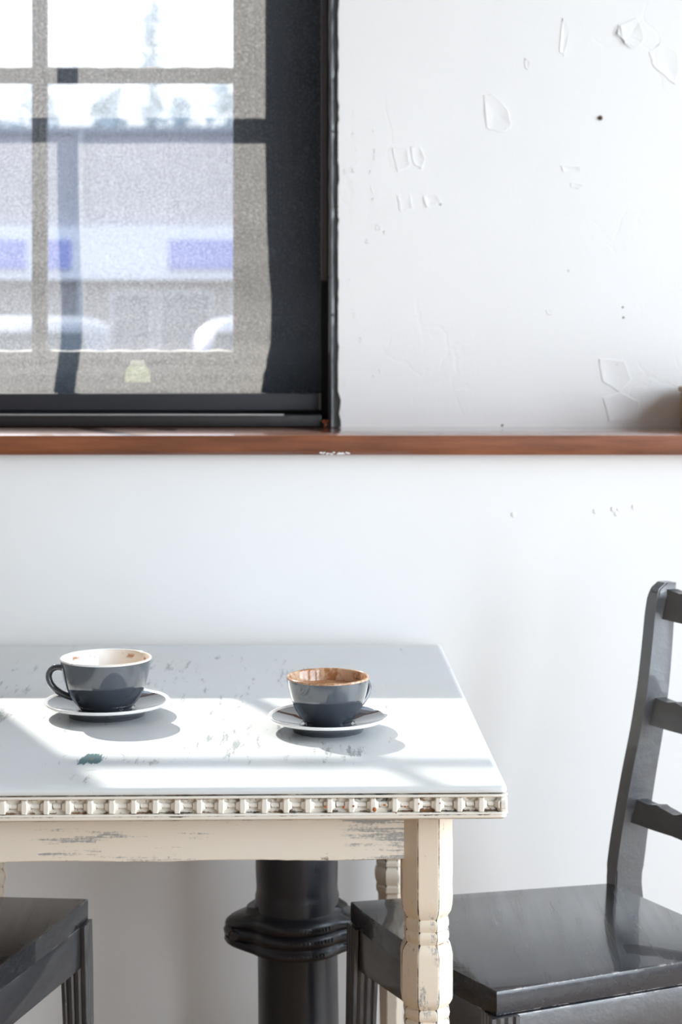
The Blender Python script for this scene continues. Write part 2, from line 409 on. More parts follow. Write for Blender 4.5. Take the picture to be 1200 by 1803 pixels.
for (a, b), (c, d) in zip(rows, rows[1:]):
    for x0, x1 in xs: wbox('muntin', M['sash'], x0, x1, Y0, Y1, b, c)
for a, b in rows:
    for x0, x1 in xs:
        wbox('pane', M['glass'], x0, x1, 3.149, 3.152, a, b)
        bm = bmesh.new()                              # sunlit, uneven putty line along the bottom of each pane
        n = 24; prev = None
        for i in range(n + 1):
            x = x0 + (x1 - x0) * i / n - wx; hgt = .0035 + .0025 * math.sin(i * .9 + x * 40) * random.uniform(.3, 1)
            q = [bm.verts.new((x, 3.137 - wy, a - wz - .001)), bm.verts.new((x, 3.149 - wy, a - wz - .001)), bm.verts.new((x, 3.149 - wy, a - wz + hgt)), bm.verts.new((x, 3.139 - wy, a - wz + hgt * .4))]
            if prev:
                for k in range(4): bm.faces.new((prev[k], prev[(k + 1) % 4], q[(k + 1) % 4], q[k]))
            prev = q
        obj('putty', bm, M['putty'], w1, smooth=True)
wbox('light_line_strip', plain('painted_light_line', (.62, .60, .58), .4), OX0 + .018, -.100, 2.9735, 2.990, Rd(-.1302), Rd(-.1285), bev=.0006)  # added strip, its pale colour paints the line of light below the hem
# inner black stool board and ragged black casing strip beside the plaster
wbox('stool_board', M['frame'], OX0 + .018, -.0345, 2.975, 3.128, Rd(-.1495), Rd(-.130), bev=.001)
bm = bmesh.new(); nz = 150; rows_ = []
for i in range(nz + 1):
    zz = (Rd(-.1495) + (OZ1 - Rd(-.1495)) * i / nz) - wz
    j = random.uniform(-1, 1) * .0016 + .0012 * math.sin(i * .7); j2 = random.uniform(-1, 1) * .0014
    if zz + wz < Rd(-.09): j += random.uniform(0, .004)
    x_in, x_out = -.0215 - wx, -.004 - wx + j
    rows_.append([bm.verts.new((x_in, 3.0 - wy, zz)), bm.verts.new((x_in, 2.961 - wy + j2, zz)), bm.verts.new((x_in + .005, 2.9555 - wy, zz)), bm.verts.new((x_in + .010, 2.958 - wy + j2, zz)),
                  bm.verts.new((x_out - .002, 2.9565 - wy, zz)), bm.verts.new((x_out, 2.963 - wy, zz)), bm.verts.new((x_out, 3.0 - wy, zz))])
for A, B in zip(rows_, rows_[1:]):
    for k in range(6): bm.faces.new((A[k], A[k + 1], B[k + 1], B[k]))
    bm.faces.new((A[6], A[0], B[0], B[6]))
bm.faces.new(rows_[0]); bm.faces.new(rows_[-1])
obj('casing_strip', bm, M['frame'], w1, smooth=True, sharp=50)
bm = bmesh.new()
for i in range(14):
    bmesh.ops.create_icosphere(bm, subdivisions=1, radius=random.uniform(.001, .0028), matrix=Matrix.Translation((random.uniform(-.031, -.020) - wx, random.uniform(2.962, 2.970) - wy, random.uniform(-.149, -.138) + CAMZ - wz)))
tag(obj('rust_crumbs', bm, plain('rust', (.30, .085, .03), .9), w1), kind='stuff')

# ------------------------------------------------------------------ roller shade
rs = tag(empty('roller_shade', (-.57, 3.0, OZ1 - .05)), 'dark see-through mesh roller shade pulled down over the window', 'window shade')
rx, ry, rz_ = rs.location
def sag(z):     # z relative to eye; positive = towards the glass
    k = [(-.14, .024), (-.092, .017), (-.065, .009), (-.04, -.004), (0, -.020), (.06, -.023), (.15, -.011), (.21, -.005), (.35, 0), (3, 0)]
    for (a, b), (c, d) in zip(k, k[1:]):
        if a <= z <= c:
            t = (z - a) / (c - a); t = t * t * (3 - 2 * t); return b + (d - b) * t
    return 0
bm = bmesh.new(); nxm, nzm = 30, 120; g = []
for j in range(nzm + 1):
    z = -.100 + (OZ1 - .05 - CAMZ + .100) * (j / nzm) ** 1.6
    g.append([bm.verts.new((-1.075 + 1.040 * i / nxm - rx, 3.0 + sag(z) - ry + .0012 * math.sin(i * .9), Rd(z) - rz_)) for i in range(nxm + 1)])
for j in range(nzm):
    for i in range(nxm): bm.faces.new((g[j][i], g[j][i + 1], g[j + 1][i + 1], g[j + 1][i]))
obj('mesh_fabric', bm, M['mesh'], rs, smooth=True)
hemm = plain('hem_fabric', (.022, .024, .030), .6)
def rbox(name, mat, x0, x1, y0, y1, z0, z1, bev=0, par=None):
    bm = bmesh.new(); box(bm, x0 - rx, x1 - rx, y0 - ry, y1 - ry, Rd(z0) - rz_, Rd(z1) - rz_, bev=bev); return obj(name, bm, mat, par or rs, smooth=bev > 0)
hem = rbox('hem_bar', hemm, -1.075, -.0385, 2.993, 3.012, -.1225, -.092, .003)
tag(rbox('end_cap', plain('grey_plastic', (.25, .25, .25), .5), -.0385, -.0355, 2.992, 3.013, -.122, -.0925, .001, hem), label='pale grey end cap')
rbox('side_channel', plain('channel_metal', (.045, .045, .05), .35), -.0335, -.0225, 2.975, 3.0, .106, 1.55, .0012)
rbox('channel_lip', plain('channel_metal_edge', (.09, .09, .095), .35), -.0350, -.0335, 2.972, 2.99, .106, 1.55)
bm = bmesh.new(); lathe(bm, [(0, -.53), (.025, -.53), (.025, .53), (0, .53)], 24); bmesh.ops.rotate(bm, verts=bm.verts, matrix=Matrix.Rotation(math.radians(90), 3, 'Y'))
obj('roller_tube', bm, hemm, rs, (0, 0, .0), smooth=True)
bm = bmesh.new()      # clear plastic tag clipped to the cloth
pts = [(-.368, -.0405), (-.379, -.051), (-.381, -.073), (-.334, -.073), (-.336, -.051), (-.346, -.0405)]
a = [bm.verts.new((p[0] - rx, 2.992 + sag(p[1]) - ry, Rd(p[1]) - rz_)) for p in pts]; b = [bm.verts.new((p[0] - rx, 2.9915 + sag(p[1]) - ry, Rd(p[1]) - rz_)) for p in pts]
bm.faces.new(a); bm.faces.new(b[::-1])
for i in range(6): bm.faces.new((a[i], a[(i + 1) % 6], b[(i + 1) % 6], b[i]))
tgo = tag(obj('pull_tag', bm, M['tagp'], rs), label='small clear plastic tag')
bm = bmesh.new(); box(bm, -.3695 - rx, -.3445 - rx, 2.988 + sag(-.037) - ry, 2.992 + sag(-.037) - ry, Rd(-.0425) - rz_, Rd(-.034) - rz_, bev=.001); tag(obj('clip', bm, mat_mesh('white_tag', .1, (.98, .97, .93), (.5, .5, .45)), tgo), label='white clip')

# ------------------------------------------------------------------ table
TT = .750; HW, HD = .390, .430; ANG = math.radians(1.43)
tb = tag(empty('table', (-.2218, 2.2603, 0), ANG), 'distressed white wooden table with carved edge standing under the window ledge', 'table')
def wear_attr(me_obj, fn):
    me = me_obj.data; at = me.attributes.new('wear', 'FLOAT', 'POINT')
    for v in me.vertices: at.data[v.index].value = fn(v.co)
    return me_obj
def wear_face(o, area):
    me = o.data; at = me.attributes.new('wear', 'FLOAT', 'FACE')
    for p in me.polygons: at.data[p.index].value = .85 if p.area < area else 0.0
    return o
def ringrect(prof, bm, cr=.006, cs=4, lens=1):
    """sweep edge profile [(out, z)] round the rectangle with small round corners"""
    R_ = []
    for out, z in prof:
        hx, hy = HW + out, HD + out; r = max(.0015, cr + out); ring = []
        for cxs, cys, a0 in ((1, 1, 0), (-1, 1, 90), (-1, -1, 180), (1, -1, 270)):
            for k in range(cs + 1):
                a = math.radians(a0 + 90 * k / cs); ring.append((cxs * (hx - r) + r * math.cos(a), cys * (hy - r) + r * math.sin(a), z))
        # subdivide the straight runs
        full = []
        n = len(ring)
        for i in range(n):
            p, q = ring[i], ring[(i + 1) % n]; full.append(p)
            if (Vector(p) - Vector(q)).length > .3:
                for k in range(1, 40): full.append(tuple(Vector(p).lerp(Vector(q), k / 40)))
        R_.append([bm.verts.new(p) for p in full])
    n = len(R_[0])
    for A, B in zip(R_, R_[1:]):
        for i in range(n): bm.faces.new((A[i], A[(i + 1) % n], B[(i + 1) % n], B[i]))
    return R_
prof = [(-.0065, TT), (-.0045, TT - .0003), (-.0015, TT - .0014), (.0005, TT - .0036), (.0010, TT - .0060), (.0002, TT - .0078), (-.0012, TT - .0084)]
bm = bmesh.new(); R_ = ringrect(prof, bm); bm.faces.new(R_[0]); bm.faces.new(R_[-1][::-1])
top = obj('tabletop', bm, M['top'], tb, smooth=True, sharp=40)
wear_attr(top, lambda c: .62 if c.z < TT - .0077 else (.42 if c.z > TT - .001 and (abs(c.x) > HW - .006 or abs(c.y) > HD - .006) else 0))
prof = [(-.003, TT - .0084), (-.0035, TT - .0095), (.0012, TT - .0098), (.0018, TT - .0112), (.0010, TT - .0124), (-.0040, TT - .0128), (-.0055, TT - .0150), (-.0055, TT - .0265), (-.0038, TT - .0285), (.0010, TT - .0288), (.0022, TT - .0304), (.0002, TT - .0312), (.0004, TT - .0345), (-.0025, TT - .0368), (-.010, TT - .0372), (-.05, TT - .0372)]
bm = bmesh.new(); R_ = ringrect(prof, bm); bm.faces.new(R_[0]); bm.faces.new(R_[-1][::-1])
edge = obj('edge_moulding', bm, M['edge'], tb, smooth=True, sharp=40)
gz = {round(TT - k, 4): w for k, w in ((.0084, .75), (.0095, .85), (.0128, .8), (.0150, .55), (.0265, .5), (.0285, .75), (.0312, .65), (.0368, .62), (.0124, .4), (.0288, .45), (.0372, .7))}
wear_attr(edge, lambda c: gz.get(round(c.z, 4), 0) + .14)
# carved blocks and little spindles between them, one object each
def block_mesh():
    bm = bmesh.new(); h = .0078
    out = [(-.0030, -h), (.0030, -h), (.0038, -h * .6), (.0068, -h * .42), (.0068, h * .42), (.0038, h * .6), (.0030, h), (-.0030, h), (-.0038, h * .6), (-.0068, h * .42), (-.0068, -h * .42), (-.0038, -h * .6)]
    def ring(k, kz, y, lim=None): return [bm.verts.new(((max(-lim, min(lim, x * k)) if lim else x * k), y, z * kz)) for x, z in out]
    A = ring(1, 1, .0015); B = ring(1, 1, -.0034); C_ = ring(.93, .97, -.0044, .0040); D_ = ring(.6, .90, -.0056, .0024)
    for P, Q in ((A, B), (B, C_), (C_, D_)):
        for i in range(12): bm.faces.new((P[i], P[(i + 1) % 12], Q[(i + 1) % 12], Q[i]))
    bm.faces.new(D_); return bm
def spindle_mesh():
    bm = bmesh.new(); R2 = []
    for x, r in ((-.0055, .0016), (-.0046, .0036), (-.0032, .0030), (0, .0034), (.0032, .0030), (.0046, .0036), (.0055, .0016)):
        R2.append([bm.verts.new((x, .001 - r * 1.05 * math.sin(a), r * math.cos(a))) for a in (math.pi * k / 6 for k in range(7))])
    for A, B in zip(R2, R2[1:]):
        for i in range(6): bm.faces.new((A[i], A[i + 1], B[i + 1], B[i]))
    return bm
ZB = TT - .0208
blk = obj('carved_block', block_mesh(), M['edge'], tb, smooth=True, sharp=28); wear_attr(blk, lambda c: .55 if c.y > 0 else (.66 if abs(abs(c.x) - .0068) < .0008 else .26))
spn = obj('carved_spindle', spindle_mesh(), M['edge'], tb, smooth=True, sharp=50); wear_attr(spn, lambda c: .78 if abs(c.x) > .0045 else (.78 if c.y > -.001 else .25))
first = [True, True]
def put(src, idx, name, x, y, rz):
    sc = (random.uniform(.92, 1.06), 1, random.uniform(.96, 1.02))
    if first[idx]: first[idx] = False; src.location = (x, y, ZB); src.rotation_euler = (0, 0, rz); return
    inst(src, name, tb, (x, y, ZB), rz, sc)
for side in range(4):
    L, Dp = ((HW, HD) if side in (0, 2) else (HD, HW)); n = 33 if side in (0, 2) else 36; off = Dp - .0047; pitch = 2 * (L - .004) / n; rz = side * math.pi / 2
    for i in range(n + 1):
        s = -(L - .004) + i * pitch
        for idx, src, nm, ss in ((0, blk, 'carved_block', s), (1, spn, 'carved_spindle', s + pitch / 2)):
            if idx and i == n: continue
            if not idx and i == n: continue
            x, y = ss, -off
            put(src, idx, nm, x * math.cos(rz) - y * math.sin(rz), x * math.sin(rz) + y * math.cos(rz), rz)
# corner blocks
for sx in (-1, 1):
    for sy in (-1, 1): inst(blk, 'carved_block', tb, (sx * (HW - .0062), sy * (HD - .0062), ZB), math.radians({(1, -1): 45, (1, 1): 135, (-1, 1): 225, (-1, -1): 315}[(sx, sy)]), (1.15, 1.1, 1))
# coffee drips caught in the moulding
dripm = plain('coffee_drip', (.42, .13, .035), .3)
for px, py, w, h in [(573, 1420, 4, 3), (605, 1421, 4, 3), (622, 1419, 2.5, 3), (659, 1425, 5, 6), (677, 1417, 4, 2.5), (713, 1420, 3, 2), (737, 1415, 2, 2), (774, 1414, 2, 2), (697, 1432, 2, 3)]:
    D = 1.84 + (px - 893) * .0000153; z = -(py - 600) / F * D
    wxp = Vector(((px - 600) / F * D + .2218, D - 2.2603, 0)); wxp.rotate(Matrix.Rotation(-ANG, 3, 'Z'))
    bm = bmesh.new(); bmesh.ops.create_icosphere(bm, subdivisions=2, radius=1, matrix=Matrix.Diagonal((w * .00045, .0009, h * .00045, 1)))
    tag(obj('coffee_drip', bm, dripm, tb, (wxp.x, -HD - .0008, Rd(z)), smooth=True), label='orange-brown coffee drip')
# aprons
LX, LY = HW - .0818, HD - .065; lr = .0285
def apron(x0, x1, y0, y1):
    bm = bmesh.new(); box(bm, x0, x1, y0, y1, TT - .0925, TT - .0372)
    bmesh.ops.subdivide_edges(bm, edges=[e for e in bm.edges if e.calc_length() > .3], cuts=60)
    # wavy hand-worn lower edge
    for v in bm.verts:
        if v.co.z < TT - .09: v.co.z += .0008 * math.sin(v.co.x * 31 + v.co.y * 20) + random.uniform(-.0003, .0003)
    bmesh.ops.bevel(bm, geom=[e for e in bm.edges if all(v.co.z < TT - .085 for v in e.verts) and abs((e.verts[0].co - e.verts[1].co).z) < .01], offset=.0012, segments=1, affect='EDGES')
    o = obj('apron', bm, M['apron'], tb); wear_attr(o, lambda c: .60 if c.z < TT - .0905 else 0); return o
ap = apron(-LX + lr - .002, LX - lr + .002, -LY - lr + .006, -LY - lr + .026)
apron(-LX + lr - .002, LX - lr + .002, LY + lr - .026, LY + lr - .006)
apron(-LX - lr + .006, -LX - lr + .026, -LY + lr - .002, LY - lr + .002); apron(LX + lr - .026, LX + lr - .006, -LY + lr - .002, LY - lr + .002)
# turned octagonal legs
def leg_mesh():
    R0 = lr; z = TT - .0372
    pr = [(R0, z), (R0, .66), (R0, .612), (R0 * .985, .605), (R0 * .93, .597), (R0 * .83, .592), (R0 * .785, .590),
          (R0 * .83, .5885), (R0 * .855, .585), (R0 * .855, .581), (R0 * .81, .5775), (R0 * .80, .5765), (R0 * .85, .5745), (R0 * .87, .571), (R0 * .86, .567), (R0 * .81, .5635), (R0 * .80, .5625),
          (R0 * .88, .5585), (R0 * .96, .5545), (R0, .549), (R0, .52), (R0, .503), (R0 * .985, .499), (R0 * .90, .494), (R0 * .82, .4915), (R0 * .79, .4905),
          (R0 * .86, .4885), (R0 * .89, .484), (R0 * .86, .4795), (R0 * .80, .4775), (R0 * .87, .4745), (R0 * .88, .470), (R0 * .85, .4655), (R0 * .72, .461), (R0 * .70, .4475),
          (R0 * .74, .445), (R0 * .80, .441), (R0 * .80, .436), (R0 * .72, .4325), (R0 * .80, .429), (R0 * .80, .4245), (R0 * .72, .4215), (R0 * .82, .417), (R0 * .88, .410), (R0 * .86, .402), (R0 * .76, .396), (R0 * .73, .394),
          (R0 * .80, .391), (R0 * .80, .384), (R0 * .70, .380), (R0 * .68, .34), (R0 * .63, .22), (R0 * .55, .10), (R0 * .54, .085), (R0 * .72, .078), (R0 * .78, .068), (R0 * .70, .058), (R0 * .52, .05), (R0 * .60, .03), (R0 * .62, .012), (R0 * .55, 0)]
    bm = bmesh.new(); wl = bm.verts.layers.float.new('wear'); oc = 1 / math.cos(math.pi / 8); rings = []
    for i, (r, zz) in enumerate(pr):
        groove = 0 < i < len(pr) - 1 and pr[i - 1][0] > r and pr[i + 1][0] > r
        ring = []
        for k in range(8):
            a0 = math.pi / 8 + k * math.pi / 4; a1 = a0 + math.pi / 4
            p0 = Vector((math.cos(a0), math.sin(a0), 0)) * r * oc; p1 = Vector((math.cos(a1), math.sin(a1), 0)) * r * oc
            for t in (0, .045, .09, .5, .91, .955):
                p = p0.lerp(p1, t)
                if t == 0: p *= .985
                v = bm.verts.new((p.x, p.y, zz)); v[wl] = {0: .98, .045: .45, .955: .45}.get(t, 0.0) + (.72 if groove else 0); ring.append(v)
        rings.append(ring)
    n = len(rings[0])
    for A, B in zip(rings, rings[1:]):
        for i in range(n): bm.faces.new((A[i], A[(i + 1) % n], B[(i + 1) % n], B[i]))
    bm.faces.new(rings[0]); bm.faces.new(rings[-1][::-1]); return bm
lg = obj('leg', leg_mesh(), M['legp'], tb, (LX, -LY, 0), smooth=True, sharp=30)
for sx, sy in ((-1, -1), (-1, 1), (1, 1)): inst(lg, 'leg', tb, (sx * LX, sy * LY, 0))

# ------------------------------------------------------------------ cast iron pipe
pp = tag(empty('iron_pipe', (-.0600, 2.50, 0)), 'thick black cast-iron drain pipe with bolted clamp under the table', 'pipe')
pp.rotation_euler = (0, math.radians(-.6), 0)
bm = bmesh.new(); lathe(bm, [(0, 0), (.085, 0), (.085, .012), (.066, .02), (.0595, .03), (.0585, .36), (0, .36)], 64); obj('lower_pipe', bm, M['iron'], pp, smooth=True)
bm = bmesh.new(); lathe(bm, [(0, .36), (.060, .36), (.0615, .418), (.0600, .424), (.0595, .432), (.0605, .46), (.0600, .56), (.0600, .70), (0, .70)], 64); obj('upper_pipe', bm, M['iron'], pp, smooth=True)
def clamp():
    bm = bmesh.new(); rings = []; seg = 96
    pr = [(-.012, .345), (0, .3435), (.003, .348), (.002, .354), (-.002, .3575), (-.002, .360), (.003, .3635), (.004, .370), (.001, .375), (-.002, .3775), (.001, .381), (.002, .387), (.000, .393), (-.005, .397), (-.014, .403), (-.016, .412)]
    for o_, z in pr:
        ring = []
        for i in range(seg):
            a = 2 * math.pi * i / seg; c, s = math.cos(a), math.sin(a)
            r = .0725; ear = max(0, abs(c) - .80) / .20
            rr = r + .032 * (ear ** 1.3) * (1 if z < .40 else .55)
            ring.append(bm.verts.new(((rr + o_) * c, (rr + o_) * s * (1 - .25 * ear), z - .010 * ear * (1 if z > .385 else (-.7 if z < .355 else 0)))))
        rings.append(ring)
    for A, B in zip(rings, rings[1:]):
        for i in range(seg): bm.faces.new((A[i], A[(i + 1) % seg], B[(i + 1) % seg], B[i]))
    bm.faces.new(rings[0]); bm.faces.new(rings[-1]); return bm
cl = obj('clamp', clamp(), M['iron'], pp, smooth=True, sharp=60)
for sx in (-1, 1):
    bm = bmesh.new(); lathe(bm, [(0, -.016), (.0065, -.016), (.0075, -.014), (.0075, -.008), (.010, -.008), (.010, .02), (0, .02)], 6); bmesh.ops.rotate(bm, verts=bm.verts, matrix=Matrix.Rotation(math.radians(-90), 3, 'X'))
    obj('bolt', bm, M['iron'], cl, (sx * .090, -.016, .368))
# worn cast lettering, no longer legible: small raised bumps on the clamp ribs
bm = bmesh.new()
for z, y_, n, a0 in ((.387, .0745, 13, -100), (.370, .0765, 13, -98), (.351, .0755, 10, -96)):
    for i in range(n):
        a = math.radians(a0 + i * 4.2); bx_, by_ = y_ * math.cos(a), y_ * math.sin(a)
        bmesh.ops.create_cube(bm, size=1, matrix=Matrix.Translation((bx_, by_, z)) @ Matrix.Rotation(a, 4, 'Z') @ Matrix.Diagonal((.0022, random.uniform(.0012, .003), random.uniform(.004, .006), 1)))
tag(obj('raised_marks', bm, M['iron'], cl), kind='stuff')

# ------------------------------------------------------------------ chairs
blackseat = mat_black('black_seat_paint', (.022, .023, .028), .24, (55, 3.5, 55), .22, ior=1.5)
def chair(label, F1, F2, B1, B2, bow=.012, group=None):
    """F1/F2 front corners, B1/B2 back corners of the seat in plan (world); F1-B1 one side."""
    F1, F2, B1, B2 = [Vector(p) for p in (F1, F2, B1, B2)]
    c = (F1 + F2 + B1 + B2) / 4; root = empty('chair', (c.x, c.y, 0)); tag(root, label, 'chair', group)
    f1, f2, b1, b2 = [p - c for p in (F1, F2, B1, B2)]
    front = ((f1 + f2) / 2 - (b1 + b2) / 2).normalized(); sidev = (f2 - f1).normalized()
    ang = math.atan2(front.y, front.x)
    SZ = .45
    # seat
    pts = []
    for k in range(9):
        t = k / 8; p = f1.lerp(f2, t) + front * bow * (1 - (2 * t - 1) ** 2); pts.append(p)
    pts += [b2.lerp(b1, t) for t in (0, .5, 1)]
    if (f2 - f1).cross(b1 - f1) < 0: pts.reverse()
    bm = bmesh.new(); prism(bm, pts, SZ - .030, SZ, bev=.0022, seg=2)
    st = obj('seat', bm, blackseat, root, smooth=True, sharp=40); wear_face(st, .0009)
    # aprons
    def board(p, q, z0, z1, th, out, name='apron'):
        d = (q - p).normalized(); n = Vector((d.y, -d.x)); 
        if n.dot((p + q) / 2) < 0: n = -n
        a, b = p + n * out, q + n * out; a2, b2_ = a - n * th, b - n * th
        bm = bmesh.new(); q4 = [a, b, b2_, a2]; prism(bm, q4, z0, z1, bev=.0015, seg=2)
        o = obj(name, bm, M['black'], root, smooth=True, sharp=40); wear_face(o, .0007); return o
    for p, q in ((f1, f2), (f1, b1), (f2, b2), (b1, b2)):
        d = (q - p).normalized(); e0, e1 = .026, .026
        board(p + d * e0, q - d * e1, SZ - .088, SZ - .0303, .02, .002)
    # fluted front legs
    def leg_front(p, sgn):
        bm = bmesh.new(); w = .018; sec = []
        # square section with three flutes on each face
        for face in range(4):
            a = face * math.pi / 2
            for u, o_ in ((-1, 0), (-.72, 0), (-.60, -.0022), (-.42, 0), (-.15, 0), (0, -.0022), (.15, 0), (.42, 0), (.60, -.0022), (.72, 0)):
                x, y = w * u, -(w + o_); sec.append((x * math.cos(a) - y * math.sin(a), x * math.sin(a) + y * math.cos(a)))
        pr = [(0, 1, 0), (.012, .72, 0), (.03, .72, 0), (.3, .9, 0)]
        rings = []
        for z, k in ((0, .72), (.02, .76), (.20, .88), (.35, .98), (SZ - .0305, 1.0)):
            sp_ = (SZ - z) * .035; rings.append([bm.verts.new((x * k + sgn[0] * sp_, y * k + sgn[1] * sp_, z)) for x, y in sec])
        n = len(sec)
        for A, B in zip(rings, rings[1:]):
            for i in range(n): bm.faces.new((A[i], A[(i + 1) % n], B[(i + 1) % n], B[i]))
        bm.faces.new(rings[0]); bm.faces.new(rings[-1])
        bmesh.ops.rotate(bm, verts=bm.verts, matrix=Matrix.Rotation(ang - math.pi / 2, 3, 'Z'))
        o = obj('leg', bm, M['black'], root, (p.x, p.y, 0)); return o
    ins = .013
    for p, o_ in ((f1, -1), (f2, 1)):
        q = p - front * ins - sidev * ins * o_
        leg_front(q, (o_ * (-1 if (Vector((-front.y, front.x)).dot(sidev)) < 0 else 1) * -1 * .6, .6))
    # rear legs that rise into curved stiles
    back = -front
    lean = [(0, -.045), (.15, -.022), (.30, -.006), (.45, 0), (.485, .003), (.54, .012), (.605, .0248), (.672, .0395), (.738, .051), (.80, .0585), (.84, .063), (.872, .0695), (.880, .0745)]
    lean = [(z, (-s if z < .45 else s)) for z, s in lean]
    fine = []
    for i in range(len(lean) - 1):          # smooth curve through the measured points
        p0, p1, p2, p3 = (lean[max(i - 1, 0)], lean[i], lean[i + 1], lean[min(i + 2, len(lean) - 1)])
        m1 = (p2[1] - p0[1]) / max(p2[0] - p0[0], .001); m2 = (p3[1] - p1[1]) / max(p3[0] - p1[0], .001); hz = p2[0] - p1[0]
        nsub = 4 if hz > .015 and p1[0] >= .3 else 1
        for k in range(nsub):
            t = k / nsub; fine.append((p1[0] + hz * t, (2 * t**3 - 3 * t**2 + 1) * p1[1] + (t**3 - 2 * t**2 + t) * hz * m1 + (3 * t**2 - 2 * t**3) * p2[1] + (t**3 - t**2) * hz * m2))
    lean = fine + [lean[-1]]
    wT, dT = .024, .042
    stiles = []
    for p, o_ in ((b1, 1), (b2, -1)):
        inn = sidev * o_          # towards the other stile
        bm = bmesh.new(); rings = []
        for z, s in lean:
            d = dT * (1 if z < .5 else 1 - .30 * (z - .5) / .38)
            if z < .45: d = dT * (.75 + .25 * z / .45); 
            fr = p + back * (s - .004); w_ = wT if z < .872 else wT * .9
            if z >= .872: fr = fr + back * (.002 if z < .879 else .007); d -= (.003 if z < .879 else .012)
            if z < .45: fr = p + back * ((.45 - z) * .10 - .004)
            a = fr - inn * .006; rings.append([bm.verts.new((v.x, v.y, z)) for v in (a, a + inn * w_, a + inn * w_ + back * d, a + back * d)])
        for A, B in zip(rings, rings[1:]):
            for i in range(4): bm.faces.new((A[i], A[(i + 1) % 4], B[(i + 1) % 4], B[i]))
        bm.faces.new(rings[0]); bm.faces.new(rings[-1])
        es = [e for e in bm.edges if abs(e.verts[0].co.z - e.verts[1].co.z) > .004]
        bmesh.ops.bevel(bm, geom=es, offset=.0018, segments=2, affect='EDGES')
        obj('back_post', bm, M['black'], root, smooth=True, sharp=30)
    # scalloped ladder rails
    def sat(z):
        for (a, s), (b, t) in zip(lean, lean[1:]):
            if a <= z <= b: return s + (t - s) * (z - a) / (b - a)
        return lean[-1][1]
    for zt, zb, dip, cen in ((.871, .829, -.006, .010), (.716, .678, -.005, .006), (.572, .540, -.005, .010)):
        bm = bmesh.new(); R3 = []; n = 40; s0 = sat((zt + zb) / 2)
        A0 = b1 + sidev * .017; A1 = b2 - sidev * .017
        for i in range(n + 1):
            t = i / n; u = 1 - abs(2 * t - 1); bowk = .022 * math.sin(math.pi * t)
            p = A0.lerp(A1, t) + back * (s0 + .004 + bowk)
            wv = dip * math.sin(min(u / .28, 1) * math.pi / 2) + (.004 * math.exp(-((u - .24) / .05) ** 2)) + (-dip + cen) * max(0, (u - .45) / .55) ** 1.5 * 1.0 - (.004 * math.exp(-((u - .46) / .08) ** 2))
            wb_ = -.004 * math.sin(min(u / .5, 1) * math.pi / 2) - .006 * max(0, (u - .5) / .5)
            f = (A1 - A0).normalized(); th = .016
            q = p + back * th
            # lean of the rail follows the post
            k = back * .010
            R3.append([bm.verts.new((p.x, p.y, zb + wb_)), bm.verts.new((q.x, q.y, zb + wb_)), bm.verts.new((q.x + k.x, q.y + k.y, zt + wv)), bm.verts.new((p.x + k.x, p.y + k.y, zt + wv))])
        for A, B in zip(R3, R3[1:]):
            for i in range(4): bm.faces.new((A[i], A[(i + 1) % 4], B[(i + 1) % 4], B[i]))
        bm.faces.new(R3[0]); bm.faces.new(R3[-1])
        bmesh.ops.bevel(bm, geom=[e for e in bm.edges if len(e.link_faces) == 2 and e.calc_face_angle(0) > 1.0 and e.calc_length() < .03], offset=.0014, segments=2, affect='EDGES')
        o = obj('back_rail', bm, M['black'], root, smooth=True, sharp=40)
    # stretchers
    for p, q, z in ((f1, b1, .16), (f2, b2, .16), (f1, f2, .22), (b1, b2, .20)):
        d = (q - p).normalized(); n = Vector((d.y, -d.x)); m_ = (p + q) / 2
        if n.dot(m_) < 0: n = -n
        bb = .03 if (p, q) == (f1, b1) or (p, q) == (f2, b2) else 0
        board(p + d * .026, q - d * .026, z, z + .026, .014, -.006, 'stretcher')
    return root
chair('black ladder-back wooden chair with smooth seat at the right of the table', (.0134, 2.371), (.1865, 2.042), (.388, 2.452), (.535, 2.185), group='black wooden chairs at the table')
chair('black wooden chair with only its seat corner showing left of the pipe', (-.3535, 2.383), (-.457, 2.027), (-.733, 2.41), (-.80, 2.12), group='black wooden chairs at the table', bow=.004)

# ------------------------------------------------------------------ cups and saucers
def milk_lining(name, kind):
    m = NM(name); c = m.coords(); s = m.n('SeparateXYZ'); m.l(c, s.inputs[0])
    n = m.noise(c, 60, 4, .7); n2 = m.noise(c, 230, 3, .7)
    z = m.math('ADD', s.outputs[2], m.math('MULTIPLY', m.math('SUBTRACT', n, .5), .010))
    if kind == 'milk':
        band = m.math('MULTIPLY', m.ramp(m.math('ABSOLUTE', m.math('SUBTRACT', m.math('MULTIPLY', s.outputs[2], 1.0), .0585)), [(.0004, 1), (.0012, 0)]), m.ramp(m.noise(c, 45, 3), [(.57, 0), (.61, 1)]))
        side = m.ramp(m.math('ADD', s.outputs[0], m.math('MULTIPLY', s.outputs[2], .2)), [(.0, 0), (.05, 1)])
        col = m.mix(m.math('MULTIPLY', side, .7), (.86, .86, .85), (.80, .66, .50)); col = m.mix(band, col, (.42, .17, .06))
    else:
        k = m.ramp(m.math('ADD', n, m.math('MULTIPLY', n2, .35)), [(.60, 0), (.74, 1)])
        rim = m.ramp(m.math('MULTIPLY', s.outputs[2], 1.0), [(.0655, 0), (.0672, 1)])
        brown = m.mix(k, (.36, .16, .065), (.58, .40, .27))
        lip = m.mix(m.ramp(m.noise(c, 35, 3), [(.38, 0), (.70, 1)]), (.80, .70, .60), (.70, .47, .28))
        col = m.mix(rim, brown, lip)
    return m.pbr(col, .14, coat=.3)
